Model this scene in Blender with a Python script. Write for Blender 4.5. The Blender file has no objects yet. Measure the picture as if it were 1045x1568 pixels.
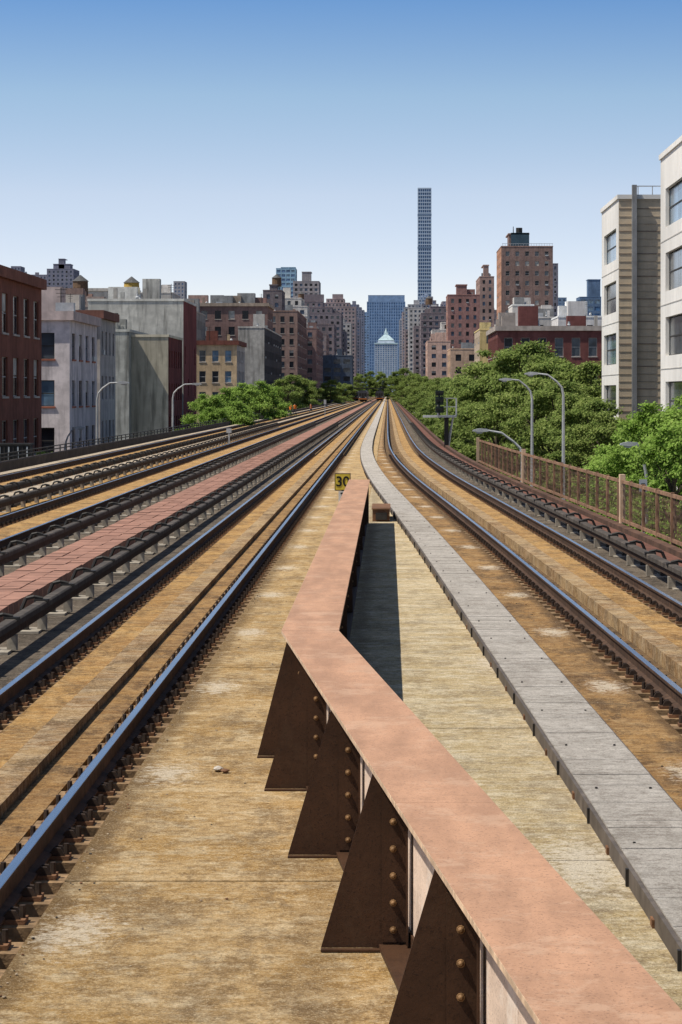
import bpy, math, random, bmesh
import numpy as np
from mathutils import Vector
random.seed(7); rng=np.random.default_rng(7)
F=4200.0; VX=594.0; VY=602.0; CZ=3.2; GZ=-6.5
def wx(px,Y): return (px-VX)/F*Y
def wz(py,Y): return CZ+(VY-py)/F*Y
scene=bpy.context.scene
COL=scene.collection
# ------------------------------------------------------------ materials
def nn(nt,t,**k):
    n=nt.nodes.new(t)
    for a,b in k.items(): setattr(n,a,b)
    return n
def base_mat(name):
    m=bpy.data.materials.new(name); m.use_nodes=True
    nt=m.node_tree; b=nt.nodes['Principled BSDF']
    return m,nt,b
def coordn(nt,coord,scale):
    tc=nn(nt,'ShaderNodeTexCoord'); mp=nn(nt,'ShaderNodeMapping')
    mp.inputs['Scale'].default_value=scale
    nt.links.new(tc.outputs[coord],mp.inputs[0]); return mp.outputs[0]
def noise(nt,vec,s,detail=4,rough=.6):
    n=nn(nt,'ShaderNodeTexNoise'); n.inputs['Scale'].default_value=s
    n.inputs['Detail'].default_value=detail; n.inputs['Roughness'].default_value=rough
    nt.links.new(vec,n.inputs['Vector']); return n.outputs['Fac']
def ramp(nt,f,a,b):
    r=nn(nt,'ShaderNodeMapRange'); r.inputs[1].default_value=a; r.inputs[2].default_value=b
    nt.links.new(f,r.inputs[0]); return r.outputs[0]
def mixc(nt,f,a,b,mode='MIX'):
    m=nn(nt,'ShaderNodeMix',data_type='RGBA',blend_type=mode)
    if isinstance(f,(int,float)): m.inputs[0].default_value=f
    else: nt.links.new(f,m.inputs[0])
    for i,c in ((6,a),(7,b)):
        if isinstance(c,tuple): m.inputs[i].default_value=(c[0],c[1],c[2],1)
        else: nt.links.new(c,m.inputs[i])
    return m.outputs[2]
def mth(nt,op,a,b=None):
    n=nn(nt,'ShaderNodeMath',operation=op)
    for i,q in ((0,a),(1,b)):
        if q is None: continue
        if isinstance(q,(int,float)): n.inputs[i].default_value=q
        else: nt.links.new(q,n.inputs[i])
    return n.outputs[0]
def mulf(nt,f,k): return mth(nt,'MULTIPLY',f,k)
def mulv(c,k): return tuple(min(1,x*k) for x in c)
def simple(name,c,var=.25,s=3.0,rough=.8,metal=0,bump=0.0,coord='Object',st=(1,1,1),streak=0.0,spec=.3,c2=None):
    m,nt,b=base_mat(name)
    v=coordn(nt,coord,st)
    col=mixc(nt,ramp(nt,noise(nt,v,s),.38,.62),mulv(c,1-var),c2 or mulv(c,1+var))
    col=mixc(nt,ramp(nt,noise(nt,v,s*.13,3),.42,.7),col,mulv(c,.78-var*.3))
    if streak>0:
        v2=coordn(nt,'Object',(1.3,1.3,.12))
        col=mixc(nt,mulf(nt,ramp(nt,noise(nt,v2,1.2,5),.48,.66),streak),col,mulv(c,.35))
    nt.links.new(col,b.inputs['Base Color'])
    b.inputs['Roughness'].default_value=rough; b.inputs['Metallic'].default_value=metal
    b.inputs['Specular IOR Level'].default_value=spec
    if bump>0:
        bp=nn(nt,'ShaderNodeBump'); bp.inputs['Strength'].default_value=bump; bp.inputs['Distance'].default_value=.02
        nt.links.new(noise(nt,v,s*6,5),bp.inputs['Height']); nt.links.new(bp.outputs[0],b.inputs['Normal'])
    return m
def deckmat(name,ca,cb,pale,dark,streak=.6,darkamt=.6,paleamt=.6,spots=None,bands=(),grime=.45):
    m,nt,b=base_mat(name)
    v=coordn(nt,'UV',(1,1,1)); vs=coordn(nt,'UV',(1.0,3.4,1)); vl=coordn(nt,'UV',(1.6,.6,1))
    sx=nn(nt,'ShaderNodeSeparateXYZ'); nt.links.new(v,sx.inputs[0]); U,V=sx.outputs[0],sx.outputs[1]
    n1=noise(nt,v,.7,5,.65); n2=noise(nt,v,2.6,6,.75); n3=noise(nt,v,10,6,.8)
    col=mixc(nt,ramp(nt,n1,.44,.56),ca,cb)
    col=mixc(nt,mulf(nt,ramp(nt,noise(nt,vs,1.0,6,.78),.49,.59),streak),col,pale)
    col=mixc(nt,mulf(nt,ramp(nt,n2,.51,.60),paleamt),col,pale)
    col=mixc(nt,mulf(nt,ramp(nt,noise(nt,vl,1.1,6,.8),.49,.59),darkamt),col,dark)
    vg=nn(nt,'ShaderNodeMapping'); vg.inputs['Location'].default_value=(13.7,5.1,0); nt.links.new(v,vg.inputs[0])
    col=mixc(nt,mulf(nt,ramp(nt,noise(nt,vg.outputs[0],1.0,7,.82),.50,.62),grime),col,mixc(nt,.5,dark,(.12,.105,.085)))
    col=mixc(nt,mulf(nt,ramp(nt,n3,.50,.62),.6),col,dark)
    col=mixc(nt,mulf(nt,ramp(nt,n3,.48,.36),.55),col,pale)
    for (u0,w,k) in bands:
        d=mth(nt,'ABSOLUTE',mth(nt,'SUBTRACT',U,u0)); d=mth(nt,'ADD',mth(nt,'DIVIDE',d,w),mth(nt,'MULTIPLY',mth(nt,'SUBTRACT',n2,.5),2.6))
        col=mixc(nt,mulf(nt,ramp(nt,d,1.0,.3),k),col,mulv(dark,.8))
    if spots:
        u0,y0,p,ru,ry,k=spots
        a=mth(nt,'DIVIDE',mth(nt,'SUBTRACT',U,u0),ru)
        q=mth(nt,'SUBTRACT',mth(nt,'FLOORED_MODULO',mth(nt,'SUBTRACT',V,y0-p/2),p),p/2); q=mth(nt,'DIVIDE',q,ry)
        d=mth(nt,'SQRT',mth(nt,'ADD',mth(nt,'MULTIPLY',a,a),mth(nt,'MULTIPLY',q,q)))
        d=mth(nt,'ADD',d,mth(nt,'MULTIPLY',mth(nt,'SUBTRACT',n3,.5),6.5)); d=mth(nt,'ADD',d,mth(nt,'MULTIPLY',mth(nt,'SUBTRACT',n2,.5),3.0))
        col=mixc(nt,mulf(nt,ramp(nt,d,1.1,.4),k),col,(.72,.63,.49))
    sp=noise(nt,v,50,3,.8)
    col=mixc(nt,mulf(nt,ramp(nt,sp,.55,.62),.6),col,mulv(dark,.6))
    col=mixc(nt,mulf(nt,ramp(nt,sp,.43,.37),.55),col,mulv(pale,1.12))
    nt.links.new(col,b.inputs['Base Color'])
    b.inputs['Roughness'].default_value=.92; b.inputs['Specular IOR Level'].default_value=.12
    bp=nn(nt,'ShaderNodeBump'); bp.inputs['Strength'].default_value=.9; bp.inputs['Distance'].default_value=.035
    nt.links.new(noise(nt,v,24,6,.8),bp.inputs['Height']); nt.links.new(bp.outputs[0],b.inputs['Normal'])
    return m
def haze(c,Y):  # mixes distance haze into the wall base colour
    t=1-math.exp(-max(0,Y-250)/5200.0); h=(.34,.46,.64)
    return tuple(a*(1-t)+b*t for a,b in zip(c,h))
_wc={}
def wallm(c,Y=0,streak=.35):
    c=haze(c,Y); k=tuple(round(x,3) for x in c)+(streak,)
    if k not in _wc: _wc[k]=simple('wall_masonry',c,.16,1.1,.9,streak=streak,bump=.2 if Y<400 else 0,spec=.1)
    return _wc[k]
def glassm(name,c,rough=.12,spec=.5):
    m,nt,b=base_mat(name)
    v=coordn(nt,'Object',(1,1,1)); 
    nt.links.new(mixc(nt,ramp(nt,noise(nt,v,.5,2),.35,.65),mulv(c,.6),mulv(c,1.5)),b.inputs['Base Color'])
    b.inputs['Roughness'].default_value=rough; b.inputs['Specular IOR Level'].default_value=spec; return m
G_DARK=glassm('window_glass_dark',(.012,.014,.018),.2,.3); G_MID=glassm('window_glass_mid',(.06,.075,.09)); G_BLIND=glassm('window_blind',(.42,.40,.35),.6)
G_BLUE=glassm('window_glass_blue',(.12,.20,.28)); G_FAR=glassm('window_glass_hazy',(.05,.075,.115),.3); G_FAR2=glassm('window_glass_hazier',(.10,.17,.29),.3)  # the two far glass colours include distance haze
M_FRAME=simple('window_frame_paint',(.5,.49,.46),.1); M_FRAMED=simple('window_frame_dark',(.05,.045,.04),.1)
M_ROOF=simple('roof_tar',(.10,.10,.10),.3,1.0)
M_TANK=simple('tank_wood',(.16,.10,.06),.3,3)
M_METALD=simple('dark_steel',(.03,.027,.024),.3,4,.6)
M_GALV=simple('galvanised_steel',(.50,.51,.51),.1,3,.5,.3)
# ------------------------------------------------------------ mesh builder
class MB:
    def __init__(s): s.v=[];s.f=[];s.m=[];s.mats=[];s.uv=None
    def mi(s,m):
        if m not in s.mats: s.mats.append(m)
        return s.mats.index(m)
    def quad(s,a,b,c,d,m):
        n=len(s.v); s.v+= [a,b,c,d]; s.f.append((n,n+1,n+2,n+3)); s.m.append(s.mi(m))
    def poly(s,pts,m):
        n=len(s.v); s.v+=list(pts); s.f.append(tuple(range(n,n+len(pts)))); s.m.append(s.mi(m))
    def box(s,x0,x1,y0,y1,z0,z1,m,R=None):
        n=len(s.v)
        P=[(x0,y0,z0),(x1,y0,z0),(x1,y1,z0),(x0,y1,z0),(x0,y0,z1),(x1,y0,z1),(x1,y1,z1),(x0,y1,z1)]
        if R: P=[R(p) for p in P]
        s.v+=P; k=s.mi(m)
        for f in ((0,3,2,1),(4,5,6,7),(0,1,5,4),(1,2,6,5),(2,3,7,6),(3,0,4,7)):
            s.f.append(tuple(n+i for i in f)); s.m.append(k)
    def prism(s,pts2,axis,a,b,m,R=None):
        def P(p,t):
            q={'y':(p[0],t,p[1]),'x':(t,p[0],p[1]),'z':(p[0],p[1],t)}[axis]
            return R(q) if R else q
        n=len(pts2); A=[P(p,a) for p in pts2]; B=[P(p,b) for p in pts2]
        s.poly(A[::-1],m); s.poly(B,m)
        for i in range(n):
            j=(i+1)%n; s.quad(A[i],A[j],B[j],B[i],m)
    def cyl(s,c0,c1,r0,r1,m,n=10,cap=True):
        c0=Vector(c0);c1=Vector(c1);d=(c1-c0).normalized()
        u=d.orthogonal().normalized(); w=d.cross(u)
        A=[tuple(c0+(u*math.cos(t)+w*math.sin(t))*r0) for t in [2*math.pi*i/n for i in range(n)]]
        B=[tuple(c1+(u*math.cos(t)+w*math.sin(t))*r1) for t in [2*math.pi*i/n for i in range(n)]]
        for i in range(n):
            j=(i+1)%n; s.quad(A[i],A[j],B[j],B[i],m)
        if cap: s.poly(A[::-1],m); s.poly(B,m)
    def tube(s,pts,r0,r1,m,n=8):
        k=len(pts)-1
        for i in range(k):
            s.cyl(pts[i],pts[i+1],r0+(r1-r0)*i/k,r0+(r1-r0)*(i+1)/k,m,n)
    def obj(s,name,parent=None,smooth=False):
        me=bpy.data.meshes.new(name); me.from_pydata(s.v,[],s.f)
        for m in s.mats: me.materials.append(m)
        me.polygons.foreach_set('material_index',s.m)
        if smooth: me.polygons.foreach_set('use_smooth',[True]*len(s.f))
        if s.uv is not None:
            l=me.uv_layers.new(name='UVMap')
            vi=np.zeros(len(me.loops),dtype=np.int32); me.loops.foreach_get('vertex_index',vi)
            uv=np.array(s.uv,dtype=np.float32)[vi]; l.data.foreach_set('uv',uv.ravel())
        me.update()
        o=bpy.data.objects.new(name,me); COL.objects.link(o)
        if parent: o.parent=parent
        return o
def empty(name):
    e=bpy.data.objects.new(name,None); e.empty_display_size=.2; COL.objects.link(e); return e
# ------------------------------------------------------------ alignment curves
YT=[5,15,20,27.6,37,49,60,71,83,95,110,128,150,180,220,3000]
XT=[3.55,3.27,3.15,2.97,2.72,2.42,2.12,1.79,1.43,1.06,.70,.36,.12,.02,0,0]
def _smooth(y):
    ys=np.array([y-8,y-4,y,y+4,y+8]) if y>20 else np.array([y])
    return float(np.mean(np.interp(ys,YT,XT)))
_cc={}
def cx(y):
    k=round(y,2)
    if k not in _cc: _cc[k]=_smooth(y)
    return _cc[k]
def ysamples(y0,y1,fine=1.5):
    L=[y0];y=y0
    while y<y1:
        st=fine if y<170 else (10 if y<400 else 100)
        y=min(y+st,y1); L.append(y)
    return L
def ribbon(name,prof,path,y0,y1,mat,parent=None,closed=True,fine=1.5):
    mb=MB(); mb.uv=[]; ys=ysamples(y0,y1,fine); n=len(prof); k=mb.mi(mat)
    dist=[0]
    for i in range(1,n): dist.append(dist[-1]+math.hypot(prof[i][0]-prof[i-1][0],prof[i][1]-prof[i-1][1]))
    for y in ys:
        c=path(y)
        for i,(u,z) in enumerate(prof):
            mb.v.append((c+u,y,z)); mb.uv.append((prof[0][0]+dist[i],y))
    for j in range(len(ys)-1):
        for i in range(n if closed else n-1):
            i2=(i+1)%n
            mb.f.append((j*n+i,(j+1)*n+i,(j+1)*n+i2,j*n+i2)); mb.m.append(k)
    if closed:
        mb.f.append(tuple(range(n))); mb.m.append(k)
        mb.f.append(tuple((len(ys)-1)*n+i for i in range(n))[::-1]); mb.m.append(k)
    return mb.obj(name,parent)
def slabs(name,fl,fr,z,zb,y0,y1,pitch,mat,parent=None,gap=.02,yc=170,rel=None):
    mb=MB(); mb.uv=[]; k=mb.mi(mat); ya=y0; rel=rel or (lambda y:0)
    while ya<y1:
        if ya<yc: yb=min(ya+pitch,y1); g=gap
        else: yb=min(ya+ (20 if ya<500 else 200),y1); g=0
        zz=z+ (random.uniform(-.004,.004) if g else 0)
        ns=6 if g else 1
        for s in range(ns):
            a=ya+(yb-g-ya)*s/ns; b=ya+(yb-g-ya)*(s+1)/ns
            n=len(mb.v)
            P=[(fl(a),a,zz),(fr(a),a,zz),(fr(b),b,zz),(fl(b),b,zz)]
            mb.v+=P+[(p[0],p[1],zb) for p in P]; 
            U=[(p[0]-rel(p[1]),p[1]) for p in P]
            mb.uv+=U+[(p[0]+.2,p[1]) for p in U]
            fs=[(0,1,2,3),(0,3,7,4),(1,5,6,2)]
            if s==0: fs.append((0,4,5,1))
            if s==ns-1: fs.append((3,2,6,7))
            for f in fs: mb.f.append(tuple(n+i for i in f)); mb.m.append(k)
        ya=yb
    return mb.obj(name,parent)
const=lambda c:(lambda y:c)
# ------------------------------------------------------------ viaduct materials
D_NEAR=deckmat('stained_concrete',(.56,.37,.165),(.47,.285,.10),(.74,.61,.40),(.18,.11,.05),.22,.6,.5,spots=(-1.84,16.3,6.8,.20,.6,.7),bands=((-2.12,.22,.7),(-.4,.25,.3)))
D_PALE=deckmat('pale_concrete',(.62,.48,.27),(.52,.385,.19),(.82,.73,.54),(.23,.165,.10),.45,.45,.5,bands=((-.4,.2,.5),),spots=(1.35,18.6,14,.32,1.0,.9))
D_OCH=deckmat('rusty_concrete',(.42,.235,.085),(.31,.165,.06),(.56,.39,.20),(.09,.052,.03),.3,.75,.4,spots=(-.52,16.3,6.8,.18,.6,.75),bands=((-.27,.15,.7),(-1.0,.12,.6)))
D_OCH2=deckmat('ochre_concrete',(.54,.305,.10),(.42,.225,.075),(.66,.47,.24),(.13,.075,.035),.3,.65,.45)
D_BED=deckmat('track_bed_dirt',(.22,.135,.068),(.13,.085,.047),(.32,.22,.12),(.04,.028,.02),.3,.6,.3)
D_GREY=deckmat('grey_bed',(.17,.135,.10),(.10,.08,.062),(.30,.25,.19),(.035,.028,.022),.3,.6,.4)
D_CURB=deckmat('kerb_concrete',(.46,.30,.14),(.36,.21,.09),(.62,.48,.31),(.10,.06,.03),.5,.6,.6)
D_WALK=deckmat('grey_plank',(.50,.455,.40),(.43,.39,.34),(.66,.61,.54),(.22,.185,.15),.5,.35,.5,grime=.3)
D_LIGHT=deckmat('light_concrete',(.50,.41,.29),(.42,.33,.22),(.64,.56,.45),(.20,.14,.1),.5,.4,.5)
M_PINK=simple('rust_red_boards',(.36,.19,.135),.28,3,.85,bump=.3,coord='UV',st=(1,4,1))
M_RAILTOP=simple('rail_head_polished',(.72,.74,.77),.10,2,.25,1.0,coord='UV',st=(4,.3,1))
M_RAILSIDE=simple('rail_rusty_side',(.075,.042,.025),.4,9,.85,coord='UV')
M_CLIP=simple('rail_clip_steel',(.05,.032,.022),.4,14,.8)
M_RUST=simple('rusty_steel',(.20,.10,.05),.35,8,.85,bump=.3)
def girdermat(name,c,rough,topdirt):
    m,nt,b=base_mat(name); v=coordn(nt,'Object',(1,1,1)); vy=coordn(nt,'Object',(3,.5,3))
    col=mixc(nt,ramp(nt,noise(nt,vy,1.2,5,.6),.4,.62),mulv(c,.84),mulv(c,1.12))
    col=mixc(nt,mulf(nt,ramp(nt,noise(nt,v,4,6,.8),.50,.62),topdirt),col,mulv(c,.62))
    col=mixc(nt,mulf(nt,ramp(nt,noise(nt,v,60,2,.8),.59,.65),.75),col,mulv(c,.4))
    col=mixc(nt,mulf(nt,ramp(nt,noise(nt,v,2.1,7,.8),.53,.60),.35),col,(min(1,c[0]*1.25),c[1]*1.5,c[2]*1.7))
    nt.links.new(col,b.inputs['Base Color']); b.inputs['Roughness'].default_value=rough
    b.inputs['Specular IOR Level'].default_value=.25
    bp=nn(nt,'ShaderNodeBump'); bp.inputs['Strength'].default_value=.25; bp.inputs['Distance'].default_value=.01
    nt.links.new(noise(nt,v,30,5,.7),bp.inputs['Height']); nt.links.new(bp.outputs[0],b.inputs['Normal'])
    return m
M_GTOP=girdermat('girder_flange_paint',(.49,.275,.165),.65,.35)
M_GWEB=girdermat('girder_web_sunlit',(.70,.54,.42),.7,.4)  # near web, sunlit brightness put into its colour
M_GUS=girdermat('gusset_brown_shaded',(.058,.027,.013),.6,.5)  # brown darkened in colour for the shaded gusset faces
M_RIV=simple('rivet_worn_brass',(.24,.135,.06),.3,20,.5,.2)
YE=2300
ZT=1.08; YK=24.5; XLk=-.95; W=.515; SL=.096; YF=67.3
def gl(y): return XLk+ (SL*(YK-y) if y<YK else 0)
gmid=lambda y:gl(y)+W/2
# ------------------------------------------------------------ viaduct deck
via=empty('railway_viaduct')
xl=-15.6; edge=lambda y:cx(y)+3.45
mb=MB(); mb.uv=[]; ys=ysamples(4,YE); k=mb.mi(D_BED); kc=mb.mi(simple('viaduct_fascia_steel',(.10,.06,.045),.3,2))
for y in ys:
    for p in ((xl,-1.6),(xl,-.11),(-5,-.11),(edge(y),-.11),(edge(y),-1.6)):
        mb.v.append((p[0],y,p[1])); mb.uv.append((p[0],y))
for j in range(len(ys)-1):
    a=j*5;b=a+5
    for i in range(4):
        mb.f.append((a+i,a+i+1,b+i+1,b+i)); mb.m.append(kc if i in(0,3) else k)
    mb.f.append((a+4,a,b,b+4)); mb.m.append(kc)
mb.obj('deck_bed',via)
mb=MB()
y=12
while y<1500:
    for xx in (-14.5,-8,-2,edge(y)-1.2): mb.box(xx-.3,xx+.3,y-.3,y+.3,GZ,-2.4,M_RUST)
    mb.box(xl+.4,edge(y)-.5,y-.35,y+.35,-2.4,-1.603,M_RUST)
    y+=18
mb.obj('support_columns',via)
pc=lambda y:cx(y)-1.3
gsplit=lambda y:gmid(y) if y<YF else -.55
slabs('slab_left_of_girder',const(-2.12),gsplit,0,-.14,4,YE,7.0,D_NEAR,via)
slabs('slab_right_of_girder',lambda y:gsplit(y)+.003,lambda y:max(pc(y),gsplit(y)+.02),.001,-.14,4,150,7.4,D_PALE,via)
slabs('slab_beside_path',lambda y:max(pc(y),gsplit(y)+.02)+.004,lambda y:cx(y)-.27,0,-.14,4,YE,6.8,D_OCH,via,rel=cx)
slabs('slab_track_centre',const(-3.66),const(-3.24),0,-.14,4,YE,2.4,D_OCH2,via)
slabs('track_kerb',const(-3.24),const(-2.95),.06,-.14,4,YE,4.8,D_CURB,via)
slabs('slab_under_rail_side',const(-2.94),const(-2.66),-.03,-.14,4,YE,3.1,D_OCH,via)
slabs('slab_track_centre_b',lambda y:cx(y)+.78,lambda y:cx(y)+1.28,0,-.14,8,YE,3.4,D_OCH2,via,rel=cx)
slabs('track_kerb_b',lambda y:cx(y)+.5,lambda y:cx(y)+.78,.07,-.14,8,YE,4.8,D_CURB,via,rel=cx)
slabs('slab_outer_strip',lambda y:cx(y)+1.78,lambda y:cx(y)+2.6,-.04,-.14,8,YE,3.1,D_GREY,via,rel=cx)
slabs('slab_grey_a',const(-5.34),const(-4.2),-.05,-.14,4,YE,3.0,D_GREY,via)
slabs('slab_grey_b',const(-7.4),const(-6.32),-.05,-.14,4,YE,3.0,D_GREY,via)
slabs('slab_track_two',const(-9.1),const(-8.2),0.02,-.14,40,YE,3.0,D_OCH2,via)
slabs('slab_between',const(-10.7),const(-9.65),-.02,-.14,40,YE,6.0,D_OCH2,via)
slabs('light_kerb_a',const(-11.15),const(-10.7),.28,-.14,40,YE,9.0,D_LIGHT,via)
slabs('slab_between_b',const(-12.2),const(-11.3),0,-.14,60,YE,6.0,D_GREY,via)
slabs('slab_track_three',const(-13.7),const(-12.8),0.02,-.14,60,YE,6.0,D_OCH2,via)
slabs('light_kerb_b',const(-14.9),const(-14.45),.15,-.14,60,YE,9.0,D_LIGHT,via)
mb=MB(); mb.uv=[]; k=mb.mi(M_PINK); y=20
while y<1400:
    st=.55 if y<160 else (2.0 if y<400 else 50)
    for xa,xb in ((-6.3,-5.99),(-5.975,-5.66),(-5.645,-5.35)):
        if y>=160: 
            if xa!=-6.3: continue
            xb=-5.35
        z=.2+random.uniform(-.008,.008); n=len(mb.v)
        P=[(xa,y,z),(xb,y,z+random.uniform(-.006,.006)),(xb,y+st-.03,z),(xa,y+st-.03,z)]
        mb.v+=P+[(p[0],p[1],-.1) for p in P]; mb.uv+=[(p[0],p[1]) for p in P]*2
        for f in ((0,1,2,3),(0,4,5,1),(1,5,6,2),(0,3,7,4)): mb.f.append(tuple(n+i for i in f)); mb.m.append(k)
    y+=st
mb.obj('board_walkway')
path=empty('duct_walkway')
M_KEDGE=simple('duct_side_steel',(.12,.10,.085),.3,4,.7)
ribbon('duct_side',[(-.34,-.02),(-.34,.118),(.33,.118),(.33,-.02)],pc,8,YE,M_KEDGE,path)
mb=MB(); mb.uv=[]; k=mb.mi(D_WALK); y=8
while y<YE:
    st=.3 if y<90 else (1.2 if y<250 else 50)
    c0=pc(y);c1=pc(y+st); n=len(mb.v); g=.006 if y<250 else 0; z=.13+random.uniform(-.003,.003)
    P=[(c0-.31,y,z),(c0+.31,y,z),(c1+.31,y+st-g,z),(c1-.31,y+st-g,z)]
    mb.v+=P+[(p[0],p[1],.119) for p in P]; mb.uv+=[(p[0],p[1]) for p in P]*2
    for f in ((0,1,2,3),(0,4,5,1),(1,5,6,2),(0,3,7,4)): mb.f.append(tuple(n+i for i in f)); mb.m.append(k)
    y+=st
mb.obj('duct_planks',path)
mb=MB(); y=10
while y<110:
    c=pc(y)-.34; mb.box(c-.02,c,y-.02,y+.02,-.0,.115,M_METALD); mb.box(c-.045,c-.001,y+1.2,y+1.32,.0,.05,M_RUST)
    for s in (-.2,.22):
        mb.cyl((pc(y+.9)+s,y+.9,.13),(pc(y+.9)+s,y+.9,.142),.012,.01,M_METALD,6)
    y+=2.6
mb.obj('duct_brackets',path)
# ------------------------------------------------------------ rails
M_PAD=simple('concrete_rail_pad',(.26,.165,.085),.45,7,.9,bump=.4)
def rail(name,path,y0,y1,clip_end):
    e=empty(name); t=.2
    prof=[(-.07,t-.18),(.07,t-.18),(.07,t-.165),(.012,t-.145),(.012,t-.05),(.036,t-.035),(.036,t-.006),(-.036,t-.006),(-.036,t-.035),(-.012,t-.05),(-.012,t-.145),(-.07,t-.165)]
    ribbon('rail_body',prof,path,y0,y1,M_RAILSIDE,e)
    ribbon('running_surface',[(-.033,t-.0055),(-.033,t-.002),(-.026,t),(.026,t),(.033,t-.002),(.033,t-.0055)],path,y0,y1,M_RAILTOP,e)
    mb=MB(); y=y0
    while y<clip_end:
        c=path(y)
        mb.box(c-.255,c+.255,y-.17,y+.17,-.125,-.012,M_PAD)
        mb.box(c-.19,c+.19,y-.085,y+.085,-.01,.018,M_RUST)
        for s in (-1,1):
            for dy in (-.05,.05):
                mb.prism([(c+s*.05,.035),(c+s*.09,.075),(c+s*.13,.07),(c+s*.155,.03),(c+s*.155,.019),(c+s*.05,.024)][::s],'y',y+dy-.018,y+dy+.018,M_CLIP)
            mb.cyl((c+s*.165,y,.02),(c+s*.165,y,.095),.02,.02,M_CLIP,6)
        y+=.76
    mb.obj('rail_clips',e); return e
rail('steel_rail',const(-2.38),6,YE,140)
rail('steel_rail',const(-3.89),10,YE,140)
rail('steel_rail',lambda y:cx(y),12,YE,140)
rail('steel_rail',lambda y:cx(y)+1.51,20,YE,140)
for x in (-7.9,-9.4,-12.5,-14.0): rail('steel_rail',const(x),35,YE,130)
# ------------------------------------------------------------ third rail
M_COVER=simple('third_rail_cover',(.085,.07,.056),.4,3,.8)
M_INS=simple('insulator_grey',(.34,.30,.24),.25,6,.8)
def third(path,y0,y1,arm=1,ce=260):
    e=empty('third_rail')
    ribbon('cover_board',[(-.075,.28),(-.075,.35),(-.06,.37),(.06,.37),(.08,.35),(.08,.28),(.065,.28),(.05,.335),(-.06,.335),(-.06,.28)],path,y0,y1,M_COVER,e)
    ribbon('power_rail',[(-.03,.16),(.03,.16),(.035,.265),(-.035,.265)],path,y0,y1,M_RAILSIDE,e)
    mb=MB(); y=y0+.4
    while y<ce:
        c=path(y); a=arm
        mb.box(c+min(a*.0,a*.55),c+max(a*.0,a*.55),y-.34,y+.34,-.13,-.02,M_INS)
        mb.tube([(c+a*.27,y,0),(c+a*.27,y,.26),(c+a*.21,y,.40),(c+a*.10,y,.425),(c-a*.02,y,.40)],.03,.026,M_METALD,6)
        mb.box(c-.095,c+.10,y-.07,y+.07,.345,.395,M_METALD)
        mb.box(c+a*.27-.09,c+a*.27+.09,y-.1,y+.1,-.02,.05,M_METALD)
        mb.box(c-.06,c+.06,y+.02,y+.16,-.03,.16,M_INS)
        y+=3.0
    mb.obj('brackets',e)
third(const(-4.72),22,1200,-1); third(const(-6.85),30,1200,-1); third(lambda y:cx(y)+2.2,30,1200,1)
third(const(-10.3),50,900,-1)
third(const(-11.75),55,900,1)
ribbon('cable_duct',[(2.72,-.1),(2.72,.12),(3.1,.12),(3.1,-.1)],lambda y:cx(y),30,1400,simple('rusty_duct',(.17,.075,.05),.3,2,.9,coord='UV'))
ribbon('cable_pipe',[(2.52,-.1),(2.49,-.03),(2.52,.02),(2.58,.02),(2.61,-.03),(2.58,-.1)],lambda y:cx(y),30,800,M_METALD)
ribbon('cable_pipe',[(-7.36,-.06),(-7.36,.04),(-7.26,.04),(-7.26,-.06)],const(0),30,800,M_METALD)
ribbon('deck_parapet',[(3.25,-.13),(3.25,.16),(3.45,.16),(3.45,-.13)],lambda y:cx(y),30,YE,simple('parapet_brown',(.11,.06,.04),.3,2,.9))
ribbon('deck_parapet',[(-15.6,-.10),(-15.6,.45),(-15.3,.45),(-15.3,-.10)],const(0),40,YE,simple('parapet_dark',(.07,.055,.045),.3,2,.9))
mb=MB()
for y in np.arange(60,400,2.5): mb.box(-15.55,-15.5,y-.03,y+.03,.45,.75,M_METALD)
for z in (.6,.75): mb.box(-15.56,-15.49,60,400,z-.02,z+.02,M_METALD)
mb.obj('guard_railing')
# ------------------------------------------------------------ plate girder
gir=empty('steel_plate_girder')
mb=MB()
def gbox(u0,u1,z0,z1,m,ya,yb):
    P=[(gl(ya)+u0,ya,z0),(gl(ya)+u1,ya,z0),(gl(yb)+u1,yb,z0),(gl(yb)+u0,yb,z0)]
    n=len(mb.v); mb.v+=P+[(p[0],p[1],z1) for p in P]; k=mb.mi(m)
    for f in ((0,3,2,1),(4,5,6,7),(0,1,5,4),(1,2,6,5),(2,3,7,6),(3,0,4,7)): mb.f.append(tuple(n+i for i in f)); mb.m.append(k)
segs=[(4,7.9),(7.91,14.2),(14.205,YK-.005),(YK+.005,34),(34.01,50),(50.01,YF)]
M_GEDGE=simple('flange_edge_pale',(.62,.44,.29),.3,12,.6)  # thin paler strip along the left flange edge
for a,b in segs:
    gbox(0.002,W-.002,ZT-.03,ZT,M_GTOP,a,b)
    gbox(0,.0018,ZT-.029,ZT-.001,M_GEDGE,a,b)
    gbox(W/2-.012,W/2+.012,.036,ZT-.0305,M_GWEB if b<=YK else M_GUS,a,b)  # far web takes the dark brown to show its shaded side
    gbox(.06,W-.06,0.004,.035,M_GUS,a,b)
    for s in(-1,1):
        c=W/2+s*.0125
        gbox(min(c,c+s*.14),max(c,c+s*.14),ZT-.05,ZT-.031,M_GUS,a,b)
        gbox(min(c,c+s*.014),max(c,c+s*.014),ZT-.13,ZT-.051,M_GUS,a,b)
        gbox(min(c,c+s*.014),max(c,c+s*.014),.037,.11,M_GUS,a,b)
mb.obj('flanges_and_web',gir)
mb=MB()
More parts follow.
